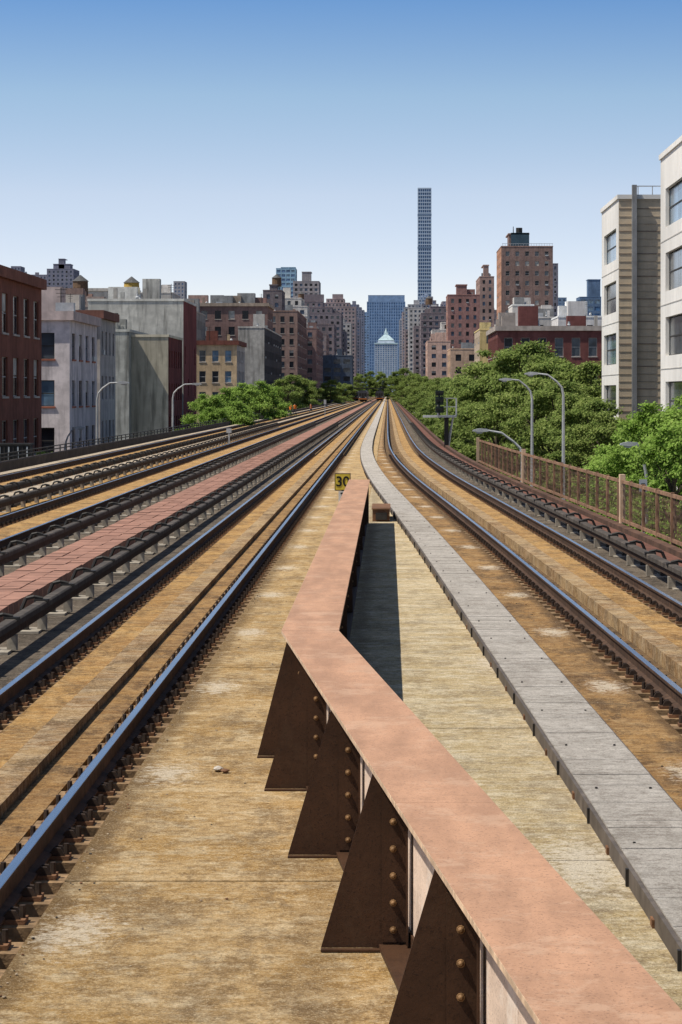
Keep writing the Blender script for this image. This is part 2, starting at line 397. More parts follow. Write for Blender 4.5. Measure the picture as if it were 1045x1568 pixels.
def gusset(y,side=-1,wide=.5,topw=.2):
    wbx=gl(y)+W/2+side*.03
    mb.prism([(wbx+side*wide,.015),(wbx,.015),(wbx,ZT-.052),(wbx+side*topw,ZT-.052)],'y',y-.008,y+.008,M_GUS)
    mb.box(min(wbx,wbx+side*.15),max(wbx,wbx+side*.15),y-.024,y-.01,.05,ZT-.17,M_GUS)
    mb.box(wbx-(.012 if side<0 else 0),wbx+(.012 if side>0 else 0),y-.13,y-.026,.05,ZT-.17,M_GUS)
    mb.box(min(wbx,wbx+side*wide),max(wbx,wbx+side*wide),y-.07,y-.01,.003,.014,M_GUS)
    z=.12
    while z<ZT-.2:
        sx=wbx+side*.085
        mb.cyl((sx,y-.024,z),(sx,y-.036,z),.021,.019,M_RIV,10); mb.cyl((sx,y-.036,z),(sx,y-.05,z),.016,.006,M_RIV,10)
        z+=.155
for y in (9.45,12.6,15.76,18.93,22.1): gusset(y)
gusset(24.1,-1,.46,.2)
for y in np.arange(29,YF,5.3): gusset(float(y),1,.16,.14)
mb.obj('gusset_stiffeners',gir)
mb=MB(); mb.box(XLk+.03,XLk+W-.03,YF+.002,YF+.02,.003,ZT-.032,M_GUS)
mb.obj('end_plate',gir)
mb=MB(); mb.box(-.38,.05,YF+1,YF+4,.004,.3,M_RUST); mb.box(-.30,-.02,YF+.9,YF+.998,.05,.22,M_METALD); mb.box(-.40,.07,YF+.98,YF+4.02,.301,.33,M_RUST)
mb.obj('junction_box')
sg=empty('speed_sign'); mb=MB(); YS=70
sx0,sx1=wx(514,YS),wx(536,YS)
mb.cyl(((sx0+sx1)/2,YS+.05,0),((sx0+sx1)/2,YS+.05,wz(740,YS)),.03,.03,M_METALD)
M_YEL=simple('yellow_paint',(.62,.46,.05),.1,4,.6); M_BLK=simple('black_paint',(.012,.012,.012),.1)
mb.box(sx0-.02,sx1+.02,YS,YS+.02,wz(750,YS)-.02,wz(726,YS)+.02,M_BLK); mb.box(sx0,sx1,YS-.006,YS-.002,wz(750,YS),wz(726,YS),M_YEL)
mb.box(sx0+.08,sx1-.05,YS-.001,YS+.018,wz(772,YS),wz(752,YS),simple('number_plate_white',(.65,.63,.58),.1))
mb.obj('plate_and_post',sg)
def text(s,x,y,z,size,mat,parent,name):
    cu=bpy.data.curves.new(name,'FONT'); cu.body=s; cu.size=size; cu.extrude=.002; cu.align_x='CENTER'; cu.align_y='CENTER'; cu.offset=.006
    o=bpy.data.objects.new(name,cu); COL.objects.link(o); o.location=(x,y,z); o.rotation_euler=(math.pi/2,0,0); cu.materials.append(mat); o.parent=parent
text('30',(sx0+sx1)/2,YS-.012,wz(738,YS),.36,M_BLK,sg,'numerals')
text('3',(sx0+sx1)/2,YS-.008,wz(761,YS),.28,M_BLK,sg,'small_numeral')
mb=MB()
def lump(x,y,z,r,m,fl=.5,el=1.2):
    bm=bmesh.new(); bmesh.ops.create_icosphere(bm,subdivisions=2,radius=1)
    vs=[(x+v.co.x*r*(1+random.uniform(-.3,.3)),y+v.co.y*r*el*(1+random.uniform(-.3,.3)),z+r*fl*.8+v.co.z*r*fl*(1+random.uniform(-.3,.3))) for v in bm.verts]
    n=len(mb.v); mb.v+=vs
    for f in bm.faces: mb.f.append(tuple(n+v.index for v in f.verts)); mb.m.append(mb.mi(m))
    bm.free()
M_PEB=simple('pebble_grey',(.36,.28,.19),.4,20,.9); M_SCR=simple('scrap_pale',(.5,.45,.38),.3,20)
lump(wx(334,23.2),23.2,.01,.04,M_SCR,.5,1.8); lump(wx(344,23.0),23.1,.01,.035,M_RUST,.4,1.6)
for i in range(300):
    y=random.uniform(13,50); x=random.choice([random.uniform(-2.1,-1.0),random.gauss(-2.06,.04),random.gauss(-2.06,.04),gl(y)+W/2-random.uniform(.1,.4),random.uniform(cx(y)-.9,cx(y)-.3)])
    if x<-2.11: continue
    lump(x,y,0,random.uniform(.004,.012),random.choice([M_PEB,M_PEB,M_RUST,M_METALD]))
mb.obj('gravel_debris')
# ------------------------------------------------------------ mesh fence right
fen=empty('mesh_fence'); M_FEN=simple('fence_rust_brown',(.11,.062,.038),.5,2.5,.85); M_FENT=simple('fence_rail_rust',(.26,.15,.09),.3,3,.85); M_POST=simple('fence_post_tan',(.55,.39,.26),.2,3,.8)
mb=MB(); ft=lambda y:cx(y)+3.49
def fbox(y0,y1,z0,z1,th,m):
    a=ft(y0);b=ft(y1); n=len(mb.v)
    P=[(a-th,y0,z0),(a+th,y0,z0),(b+th,y1,z0),(b-th,y1,z0)]; mb.v+=P+[(p[0],p[1],z1) for p in P]; k=mb.mi(m)
    for f in ((0,3,2,1),(4,5,6,7),(0,1,5,4),(1,2,6,5),(2,3,7,6),(3,0,4,7)): mb.f.append(tuple(n+i for i in f)); mb.m.append(k)
def fdiag(y0,z0,y1,z1,t):
    n=len(mb.v); k=mb.mi(M_FEN)
    for off in (0,t): mb.v+=[(ft(y0),y0+off,z0),(ft(y1),y1+off,z1)]
    mb.f.append((n,n+2,n+3,n+1)); mb.m.append(k)
FA,FB=36,119
y=FA
while y<FB:
    yn=y+2.4
    fbox(y,y+.09,.16,1.2,.035,M_FENT)
    fbox(y+.09,yn,1.1,1.17,.03,M_FENT); fbox(y+.09,yn,.2,.27,.03,M_FENT)
    H=.83; s=y+.1-H*.8; lo,hi=y+.1,yn
    while s<yn:
        for (ya,yb) in ((s,s+H*.8),(s+H*.8,s)):
            A=(ya,.27);B=(yb,1.1); out=[]
            for P_,Q_ in ((A,B),(B,A)):
                if P_[0]<lo or P_[0]>hi:
                    lim=lo if P_[0]<lo else hi; t=(lim-P_[0])/(Q_[0]-P_[0])
                    if t<0 or t>1: out=None; break
                    out.append((lim,P_[1]+(Q_[1]-P_[1])*t))
                else: out.append(P_)
            if out: fdiag(out[0][0],out[0][1],out[1][0],out[1][1],.085)
        s+=.2
    y=yn
for y in (64,93,): fbox(y,y+.3,.16,1.3,.06,M_POST)
for y in (FB+2,): fbox(y,y+.2,.16,1.25,.06,M_POST)
mb.obj('panels_and_posts',fen)
# ------------------------------------------------------------ ground
mb=MB(); mb.quad((-6000,-300,GZ),(6000,-300,GZ),(6000,16000,GZ),(-6000,16000,GZ),simple('ground_grey',(.10,.10,.09),.2,.1)); mb.obj('ground')
M_ASPH=simple('asphalt',(.05,.05,.052),.2,2)
mb=MB()
for a,b in ((-23,-15.8),(4.2,12.8)): mb.quad((a,0,GZ+.004),(b,0,GZ+.004),(b,2500,GZ+.004),(a,2500,GZ+.004),M_ASPH)
mb.obj('avenue_road')
mb=MB(); M_PAV=simple('pavement_concrete',(.33,.32,.30),.15,1)
for a,b in ((-26,-23),(12.8,16)): mb.box(a,b,0,2500,GZ+.001,GZ+.14,M_PAV)
mb.obj('pavement')
mb=MB(); M_WP=simple('white_paint',(.7,.7,.68),.1)
for y in np.arange(20,900,9):
    for x in (-19.4,8.5): mb.quad((x-.07,y,GZ+.008),(x+.07,y,GZ+.008),(x+.07,y+3,GZ+.008),(x-.07,y+3,GZ+.008),M_WP)
mb.obj('lane_markings')
# ------------------------------------------------------------ buildings
def facade(mb,p0,p1,z0,z1,wall,ncol,nrow,ww=.42,wh=.55,glass=(G_DARK,),rec=.18,mtop=.6,mside=.4,sill=None,frame=None,skip=0.0,dv=True):
    p0=Vector((*p0,0));p1=Vector((*p1,0)); L=(p1-p0).length; d=(p1-p0)/L; n=Vector((d.y,-d.x,0))
    def P(u,z,o=0): q=p0+d*u+n*o; return (q.x,q.y,z)
    def Q(u0,u1,a,b,o,m): mb.quad(P(u0,a,o),P(u1,a,o),P(u1,b,o),P(u0,b,o),m)
    if ncol<1 or nrow<1: Q(0,L,z0,z1,0,wall); return
    ms=min(mside,L*.2)
    Q(0,ms,z0,z1,0,wall); Q(L-ms,L,z0,z1,0,wall); Q(ms,L-ms,z1-mtop,z1,0,wall)
    cw=(L-2*ms)/ncol; ch=(z1-mtop-z0)/nrow
    for r in range(nrow):
        za=z0+r*ch; zb=za+ch; w0=za+ch*(1-wh)*.5; w1=w0+ch*wh
        Q(ms,L-ms,za,w0,0,wall); Q(ms,L-ms,w1,zb,0,wall)
        for c in range(ncol):
            a=ms+c*cw; b=a+cw; u0=a+cw*(1-ww)/2; u1=u0+cw*ww
            if skip and random.random()<skip: Q(a,b,w0,w1,0,wall); continue
            Q(a,u0,w0,w1,0,wall); Q(u1,b,w0,w1,0,wall)
            g=random.choice(glass)
            Q(u0,u1,w0,w1,-rec,g)
            if g is G_DARK and random.random()<.3 and (u1-u0)<3:
                if random.random()<.6: Q(u0,u1,w0+(w1-w0)*.55,w1,-rec+.03,G_BLIND)
                else: mb.box(*sorted((P(u0+.1,0,.0)[0],P(u1-.1,0,.2)[0])),*sorted((P(u0+.1,0,0)[1],P(u1-.1,0,.2)[1])),w0,w0+.4,M_GALV)
            mb.quad(P(u0,w0,0),P(u0,w0,-rec),P(u0,w1,-rec),P(u0,w1,0),wall); mb.quad(P(u1,w0,-rec),P(u1,w0,0),P(u1,w1,0),P(u1,w1,-rec),wall)
            mb.quad(P(u0,w0,0),P(u1,w0,0),P(u1,w0,-rec),P(u0,w0,-rec),wall); mb.quad(P(u0,w1,-rec),P(u1,w1,-rec),P(u1,w1,0),P(u0,w1,0),wall)
            if frame:
                t=.06; o=-rec+.04
                Q(u0,u0+t,w0,w1,o,frame);Q(u1-t,u1,w0,w1,o,frame);Q(u0+t,u1-t,w0,w0+t,o,frame);Q(u0+t,u1-t,w1-t,w1,o,frame)
                zm=(w0+w1)/2; Q(u0+t,u1-t,zm-.04,zm+.04,o,frame)
                if dv and (u1-u0)>1.6: um=(u0+u1)/2; Q(um-.04,um+.04,w0+t,w1-t,o+.002,frame)
            if sill:
                A=[P(u0-.08,w0-.14,.0),P(u1+.08,w0-.14,0),P(u1+.08,w0-.14,.09),P(u0-.08,w0-.14,.09)]; B=[(q[0],q[1],w0-.01) for q in A]
                mb.quad(A[3],A[2],B[2],B[3],sill); mb.quad(B[0],B[3],B[2],B[1],sill); mb.quad(A[0],A[3],B[3],B[0],sill); mb.quad(A[2],A[1],B[1],B[2],sill)
def tank(mb,x,y,z,r=1.6,h=3.2,leg=2.2,m=None):
    m=m or M_TANK
    for a in range(4):
        t=math.pi/4+a*math.pi/2; mb.cyl((x+r*.8*math.cos(t),y+r*.8*math.sin(t),z),(x+r*.7*math.cos(t),y+r*.7*math.sin(t),z+leg),.12,.12,M_METALD,5)
    mb.cyl((x,y,z+leg),(x,y,z+leg+h),r,r*.96,m,14); mb.cyl((x,y,z+leg+h),(x,y,z+leg+h+r*.8),r*1.08,.1,M_ROOF,14)
def clutter(mb,x0,x1,Y,depth,zr,z1,n,walls):
    for i in range(n):
        t=random.random(); qx=random.uniform(x0+.4,x1-.8); qy=Y+random.uniform(.05,.5)*depth
        if t<.35: mb.box(qx,qx+.5,qy,qy+.5,zr,z1+random.uniform(.8,2),random.choice(walls))
        elif t<.6: mb.cyl((qx,qy,zr),(qx,qy,z1+random.uniform(.6,1.5)),.18,.18,M_GALV,7); mb.cyl((qx,qy,z1+.6),(qx,qy,z1+.9),.3,.1,M_GALV,7)
        elif t<.8: mb.box(qx,qx+1.5,qy,qy+1.2,zr,z1+random.uniform(.5,1.2),M_GALV)
        else:
            h=z1+random.uniform(2,3.6); mb.cyl((qx,qy,zr),(qx,qy,h),.05,.04,M_METALD,5)
            for k in range(3): mb.box(qx-.5+.1*k,qx+.5-.1*k,qy-.02,qy+.02,h-.3*k-.2,h-.3*k-.16,M_METALD)
def building(name,px0,px1,top,Y,depth,c,fl=3.3,colw=2.8,front=True,side=True,ww=.42,wh=.52,glass=None,cornice=None,extras=1,frame=None,sill=None,skip=0,pent=None,tanks=0,X0=None,X1=None,c_side=None,streak=.35,parapet=.5,rec=.18,colside=None,mtop=.6,belts=0,setb=0):
    x0=wx(px0,Y) if X0 is None else X0; x1=wx(px1,Y) if X1 is None else X1; z1=wz(top,Y); z0=GZ
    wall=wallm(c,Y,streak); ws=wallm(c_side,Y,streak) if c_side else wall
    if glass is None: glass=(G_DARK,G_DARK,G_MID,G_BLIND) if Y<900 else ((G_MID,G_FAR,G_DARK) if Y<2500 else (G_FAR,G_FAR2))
    mb=MB(); nr=max(1,int((z1-z0)/fl)); nf=max(1,int((x1-x0)/colw)) if front else 0; ns=max(1,int(depth/(colside or colw))) if side else 0
    right=(x0+x1)/2>0
    y1=Y+depth
    kw=dict(ww=ww,wh=wh,glass=glass,frame=frame,sill=sill,skip=skip,rec=rec,mtop=mtop)
    facade(mb,(x0,Y),(x1,Y),z0,z1,wall,nf,nr,**kw)
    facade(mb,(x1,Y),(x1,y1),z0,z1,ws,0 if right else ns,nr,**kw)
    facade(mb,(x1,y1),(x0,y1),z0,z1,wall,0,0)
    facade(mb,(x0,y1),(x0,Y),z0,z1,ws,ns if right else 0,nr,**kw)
    zr=z1-.3; mb.quad((x0,Y,zr),(x1,Y,zr),(x1,y1,zr),(x0,y1,zr),M_ROOF)
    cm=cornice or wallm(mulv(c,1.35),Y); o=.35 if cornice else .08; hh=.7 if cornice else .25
    for (a,b,cc,d) in ((x0-o,x1+o,Y-o,Y+.3),(x0-o,x1+o,y1-.3,y1+o),(x0-o,x0+.3,Y+.3,y1-.3),(x1-.3,x1+o,Y+.3,y1-.3)): mb.box(a,b,cc,d,z1-hh+parapet*.5,z1+.05+parapet*.5,cm)
    if belts:
        ch=(z1-mtop-z0)/nr
        for r in range(1,nr,belts): mb.box(x0-.05,x1+.05,Y-.1,Y-.002,z0+r*ch-.15,z0+r*ch+.12,cm)
    w=x1-x0
    if setb:
        for q in range(setb):
            f=.14*(q+1); sz0=z1+q*3.4+.01; sz1=sz0+3.4
            facade(mb,(x0+w*f,Y+2+q*2),(x1-w*f,Y+2+q*2),sz0,sz1,wall,max(1,int(w*(1-2*f)/colw)),1,glass=glass,mtop=.3)
            mb.box(x0+w*f,x1-w*f,Y+2.3+q*2,y1-3-q*2,sz0,sz1-.02,wall); mb.box(x0+w*f-.1,x1-w*f+.1,Y+1.9+q*2,y1-3-q*2,sz1-.015,sz1+.3,cm)
        z1b=z1+setb*3.4
        bw=w*random.uniform(.15,.3); bx=x0+w*random.uniform(.35,.5); mb.box(bx,bx+bw,Y+5,Y+12,z1b,z1b+random.uniform(3,5),wall)
    if extras:
        for i in range(extras+int(w/14)):
            bw=random.uniform(2.0,4.2); bh=random.uniform(1.6,3.6); bx=random.uniform(x0+.5,max(x0+.6,x1-bw-.5)); by=Y+random.uniform(.1,.6)*depth
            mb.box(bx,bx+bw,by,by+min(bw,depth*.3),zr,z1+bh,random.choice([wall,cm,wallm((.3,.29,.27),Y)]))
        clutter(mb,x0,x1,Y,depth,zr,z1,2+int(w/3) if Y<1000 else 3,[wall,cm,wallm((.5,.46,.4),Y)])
    if pent:
        for (a,b,t) in pent:
            xa,xb=wx(a,Y),wx(b,Y); mb.box(xa,xb,Y+depth*.2,Y+depth*.2+min(depth*.5,xb-xa+4),zr,wz(t,Y),wall); mb.box(xa-.2,xb+.2,Y+depth*.2-.2,Y+depth*.7,wz(t,Y),wz(t,Y)+.4,cm)
    for i in range(tanks): tank(mb,random.uniform(x0+2,x1-2),Y+depth*.4,zr+(setb*3.4),r=1.8,m=M_TANK)
    return mb.obj(name)
SILL=simple('stone_sill',(.52,.47,.41),.1)
XL=-26;XR=16
WHT=(.76,.68,.66)
building('brick_warehouse',0,65,372,150,56,(.24,.095,.065),fl=4.2,colw=5.3,ww=.5,wh=.62,frame=M_FRAME,X0=-60,X1=XL,extras=0,sill=SILL,glass=(G_DARK,G_DARK,G_MID),cornice=wallm((.26,.11,.075)),front=False)
building('white_townhouse',30,107,482,224,21,WHT,fl=3.9,colw=3.4,colside=4.6,ww=.46,wh=.55,glass=(G_BLUE,G_MID,G_DARK),frame=M_FRAMED,cornice=wallm((.62,.50,.46)),X0=-33,extras=1,sill=wallm((.45,.16,.10)),streak=.6)
building('stucco_townhouse',112,150,480,248,14,(.50,.46,.43),fl=3.9,colw=3.0,glass=(G_DARK,G_BLUE),frame=M_FRAME,X0=-34,X1=XL,extras=1,streak=.7,cornice=wallm((.25,.12,.09)))
building('concrete_loft_low',150,213,508,322,26,(.42,.41,.36),fl=4.5,colw=3.4,front=True,skip=.5,side=False,X0=wx(140,322),X1=wx(198,322),streak=.9,extras=1,ww=.3,glass=(G_DARK,))
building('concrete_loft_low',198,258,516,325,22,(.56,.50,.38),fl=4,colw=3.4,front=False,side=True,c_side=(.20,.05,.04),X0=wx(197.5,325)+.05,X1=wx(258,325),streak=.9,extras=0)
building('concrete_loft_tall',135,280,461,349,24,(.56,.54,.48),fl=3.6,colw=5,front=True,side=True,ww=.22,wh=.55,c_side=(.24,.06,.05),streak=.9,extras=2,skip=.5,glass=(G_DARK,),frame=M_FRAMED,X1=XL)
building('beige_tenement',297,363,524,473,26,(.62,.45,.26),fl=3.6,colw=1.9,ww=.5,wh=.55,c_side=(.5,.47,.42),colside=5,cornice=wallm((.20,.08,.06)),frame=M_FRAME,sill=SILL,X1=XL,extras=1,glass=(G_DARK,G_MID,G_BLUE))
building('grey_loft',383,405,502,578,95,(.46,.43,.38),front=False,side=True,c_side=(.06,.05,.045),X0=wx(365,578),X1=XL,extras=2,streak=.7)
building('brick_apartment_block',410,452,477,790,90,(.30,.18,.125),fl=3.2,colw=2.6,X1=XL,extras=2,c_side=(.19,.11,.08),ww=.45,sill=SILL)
building('brick_apartment_block',300,410,466,640,30,(.24,.135,.10),fl=3.6,colw=3.0,ww=.45,extras=5,cornice=wallm((.40,.32,.25)),glass=(G_DARK,G_MID,G_BLIND),sill=SILL)
building('brick_apartment_block',262,300,478,560,30,(.40,.33,.27),fl=3.4,colw=3.0,extras=2)
building('brick_apartment_block',465,490,503,1000,100,(.32,.18,.13),X1=XL,extras=2,sill=SILL)
building('dark_tower',403,432,445,1000,30,(.17,.12,.10),fl=3.1,colw=2.6,extras=0,tanks=1,pent=[(412,424,436)])
building('glass_office_tower',423,453,411,2600,40,(.34,.55,.66),fl=4,colw=4,ww=.8,wh=.6,extras=0,glass=(G_FAR2,G_BLUE),pent=[(430,452,409)])
building('apartment_tower',449,489,431,1700,40,(.38,.30,.25),fl=3,colw=3.2,ww=.55,extras=0,pent=[(462,476,416)],c_side=(.22,.18,.16),belts=1)
building('apartment_tower',72,113,412,2100,40,(.20,.15,.16),fl=3,colw=3.2,extras=0,pent=[(80,106,404),(88,97,396)])
building('apartment_tower',17,32,408,2600,30,(.2,.13,.13),extras=0)
building('apartment_tower',30,72,421,2300,40,(.25,.18,.17),extras=1)
building('apartment_tower',266,283,431,2500,30,(.45,.37,.30),extras=0)
building('white_loft',134,196,443,700,40,(.74,.68,.59),fl=4,colw=4,extras=0,cornice=wallm((.65,.6,.53)))
mb=MB(); xx=wx(184,660); tank(mb,xx,690,wz(452,690),r=2.0,h=1.6,leg=1.5,m=simple('tank_ochre',(.55,.36,.08),.2)); mb.obj('water_tank')
building('white_loft',196,264,449,760,30,(.64,.58,.50),fl=4,colw=4,extras=3)
building('brick_apartment_block',70,136,462,600,40,(.32,.21,.16),extras=5,tanks=1)
building('brick_apartment_block',118,160,470,460,30,(.40,.31,.26),extras=3)
building('brick_apartment_block',66,120,476,420,30,(.52,.46,.39),extras=4)
fr=random.Random(3)
cols=[(.36,.19,.13),(.50,.42,.33),(.28,.19,.15),(.62,.55,.46),(.42,.25,.16),(.52,.34,.24),(.70,.64,.55),(.22,.14,.11)]
for (pr,top,Y) in ((500,512,1180),(512,497,1330),(523,480,1550),(530,508,1720),(538,495,1950),(545,470,2300),(552,488,2700),(558,475,3300)):
    x1=wx(pr,Y); w=fr.uniform(22,38)
    building('avenue_apartment_block',0,0,top,Y,60,fr.choice(cols),fl=3.1,colw=3,X0=x1-w,X1=x1,extras=2,tanks=fr.choice([0,0,1]),ww=.5,belts=fr.choice([0,0,1,4]),setb=fr.choice([0,0,1,2]))
for i in range(38):
    Y=fr.uniform(900,3600); px=fr.uniform(290,535); top=fr.uniform(474,515) if px<420 else fr.uniform(468,520); w=fr.uniform(14,34)
    if wx(px,Y)+w/2>XL: continue
    building('apartment_tower',0,0,top,Y,30,fr.choice(cols),fl=3.1,colw=3.2,X0=wx(px,Y)-w/2,X1=wx(px,Y)+w/2,extras=2,ww=.5,belts=fr.choice([0,0,1,4]),setb=fr.choice([0,0,1,2]))
building('billboard_building',493,540,545,1120,30,(.07,.08,.10),fl=3.5,colw=4,extras=1,ww=.7)
# ---- centre
G_SK=glassm('skyscraper_glass_blue',(.06,.15,.30),.4)  # hazy blue, aerial haze included in the glass colour
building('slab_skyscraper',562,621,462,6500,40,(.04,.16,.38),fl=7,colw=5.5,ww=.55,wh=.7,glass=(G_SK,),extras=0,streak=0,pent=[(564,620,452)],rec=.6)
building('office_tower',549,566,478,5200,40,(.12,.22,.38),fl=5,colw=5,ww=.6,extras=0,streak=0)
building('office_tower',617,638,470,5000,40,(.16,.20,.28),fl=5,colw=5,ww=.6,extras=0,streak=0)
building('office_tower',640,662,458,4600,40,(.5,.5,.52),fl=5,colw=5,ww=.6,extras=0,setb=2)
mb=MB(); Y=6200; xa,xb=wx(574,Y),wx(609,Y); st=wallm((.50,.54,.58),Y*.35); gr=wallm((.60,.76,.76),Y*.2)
facade(mb,(xa,Y),(xb,Y),GZ,wz(527,Y),st,9,26,ww=.5,wh=.6,glass=(G_SK,)); facade(mb,(xb,Y),(xb,Y+40),GZ,wz(527,Y),st,0,0); facade(mb,(xa,Y+40),(xa,Y),GZ,wz(527,Y),st,0,0)
mx=(xa+xb)/2; zt=wz(527,Y)
def pyr(x0,x1,y0,y1,z0,X0,X1,Y0,Y1,z1,m):
    A=[(x0,y0,z0),(x1,y0,z0),(x1,y1,z0),(x0,y1,z0)];B=[(X0,Y0,z1),(X1,Y0,z1),(X1,Y1,z1),(X0,Y1,z1)]
    for i in range(4): j=(i+1)%4; mb.quad(A[i],A[j],B[j],B[i],m)
    mb.quad(*B,m)
pyr(xa-1,xb+1,Y-1,Y+41,zt,xa-1,xb+1,Y-1,Y+41,zt+3,gr); pyr(xa+6,xb-6,Y+5,Y+35,zt+3,xa+8,xb-8,Y+7,Y+33,wz(521,Y),st); pyr(xa+7,xb-7,Y+6,Y+34,wz(521,Y),mx-6,mx+6,Y+14,Y+26,wz(513,Y),gr)
pyr(mx-5,mx+5,Y+15,Y+25,wz(513,Y),mx-4,mx+4,Y+16,Y+24,wz(509,Y),gr); mb.cyl((mx,Y+20,wz(509,Y)),(mx,Y+20,wz(502,Y)),3.6,.4,gr,8)
mb.obj('pyramid_roof_tower')
mb=MB(); Y=5500; xa,xb=wx(640,Y),wx(661,Y); zt=wz(287.5,Y)
cw=simple('slender_tower_concrete',(.46,.56,.68),.05,.02); gs=glassm('slender_tower_glass',(.045,.11,.23),.5,.2)  # bluish aerial haze put into both tower colours
facade(mb,(xa,Y),(xb,Y),GZ,zt,cw,6,60,ww=.72,wh=.68,glass=(gs,),rec=.5,mside=.9,mtop=1.5); facade(mb,(xb,Y),(xb,Y+28.5),GZ,zt,cw,6,60,ww=.68,wh=.68,glass=(gs,),rec=.5)
facade(mb,(xb,Y+28.5),(xa,Y+28.5),GZ,zt,cw,0,0); facade(mb,(xa,Y+28.5),(xa,Y),GZ,zt,cw,6,60,ww=.68,wh=.68,glass=(gs,),rec=.5)
mb.quad((xa,Y,zt),(xb,Y,zt),(xb,Y+28.5,zt),(xa,Y+28.5,zt),M_ROOF)
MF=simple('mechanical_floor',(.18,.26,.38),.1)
for py in (431,380,330): mb.box(xa-.25,xb+.25,Y-.25,Y+28.7,wz(py,Y),wz(py-2.6,Y),MF)
mb.obj('slender_skyscraper')
# ---- right side far to near
for (pl,top,Y) in ((612,490,3400),(616,478,2800),(620,505,2300),(626,472,1950),(634,500,1600),(645,480,1400),(655,523,1180)):
    x0=wx(pl,Y); w=fr.uniform(24,40)
    building('avenue_apartment_block',0,0,top,Y,60,(.66,.38,.27) if pl==655 else fr.choice(cols),fl=3.1,colw=3,X0=x0,X1=x0+w,extras=2,tanks=fr.choice([0,1]),ww=.5,belts=fr.choice([0,0,1,4]),setb=fr.choice([0,0,1,2]))
for i in range(26):
    Y=fr.uniform(1100,4200); px=fr.uniform(625,735); top=fr.uniform(456,512); w=fr.uniform(14,30)
    if wx(px,Y)-w/2<XR: continue
    building('apartment_tower',0,0,top,Y,30,fr.choice(cols),fl=3.1,colw=3.2,X0=wx(px,Y)-w/2,X1=wx(px,Y)+w/2,extras=2,ww=.5,belts=fr.choice([0,0,1,4]),setb=fr.choice([0,0,1,2]))
building('brick_tower_block',686,735,452,1000,30,(.36,.16,.105),fl=3,colw=2.8,ww=.4,extras=1,pent=[(700,716,436)],c_side=(.42,.20,.12))
building('brick_tower_block',735,757,424,1150,50,(.40,.23,.15),fl=3,colw=2.6,extras=1,pent=[(742,750,405)])
building('brick_tower_block',768,847,378,830,36,(.27,.155,.105),fl=2.9,colw=3.0,ww=.40,wh=.48,extras=0,c_side=(.55,.27,.14),pent=[(781,812,357)],glass=(G_DARK,G_DARK,G_MID,G_BLIND),frame=M_FRAME)  # bright side, dark front: sun and shade put into the wall colours
mb=MB(); Y=836
for px in np.arange(770,847,4): mb.box(wx(px,Y)-.04,wx(px,Y)+.04,Y,Y+.08,wz(379,Y),wz(373,Y),M_GALV)
mb.box(wx(769,Y),wx(847,Y),Y,Y+.08,wz(373.4,Y),wz(372.8,Y),M_GALV)
xx=wx(796,Y); mb.box(wx(783,Y),wx(811,Y),Y+1,Y+5,wz(378,Y),wz(356,Y),simple('bulkhead_teal',(.05,.09,.12),.2)); mb.cyl((xx,Y+3,wz(357,Y)),(xx,Y+3,wz(348,Y)),1.0,1.0,M_METALD); mb.cyl((wx(787,Y),Y+3,wz(357,Y)),(wx(787,Y),Y+3,wz(346,Y)),.15,.1,M_METALD,6)
mb.obj('rooftop_plant_room')
building('apartment_tower',846,855,404,1500,30,(.20,.16,.16),extras=0)
building('apartment_tower',854,868,456,2500,30,(.12,.18,.26),extras=0)
building('glass_office_tower',888,921,455,1600,30,(.08,.14,.24),fl=4,colw=4,ww=.8,wh=.6,glass=(G_SK,G_BLUE),extras=0,pent=[(902,921,428)])
building('white_loft',785,818,468,620,20,(.78,.73,.66),front=False,side=False,extras=2)
building('white_loft',818,860,487,600,20,(.66,.61,.55),front=True,extras=3,ww=.3)
building('white_loft',855,922,486,500,20,(.78,.74,.70),front=True,side=False,extras=3,ww=.3,colw=3)
building('tan_tenement',735,766,505,640,40,(.60,.46,.19),fl=3.4,colw=3.2,extras=1,c_side=(.55,.43,.30))
building('red_brick_school',762,925,502,430,40,(.18,.06,.045),fl=4,colw=2.4,ww=.5,wh=.6,extras=3,cornice=wallm((.45,.39,.34)),frame=M_FRAME,glass=(G_DARK,G_MID),sill=SILL)
building('tan_tenement',690,735,535,800,40,(.60,.39,.24),fl=3.3,colw=3,extras=2)
building('tan_tenement',655,690,523,980,40,(.70,.44,.31),fl=3.1,colw=2.8,extras=2)
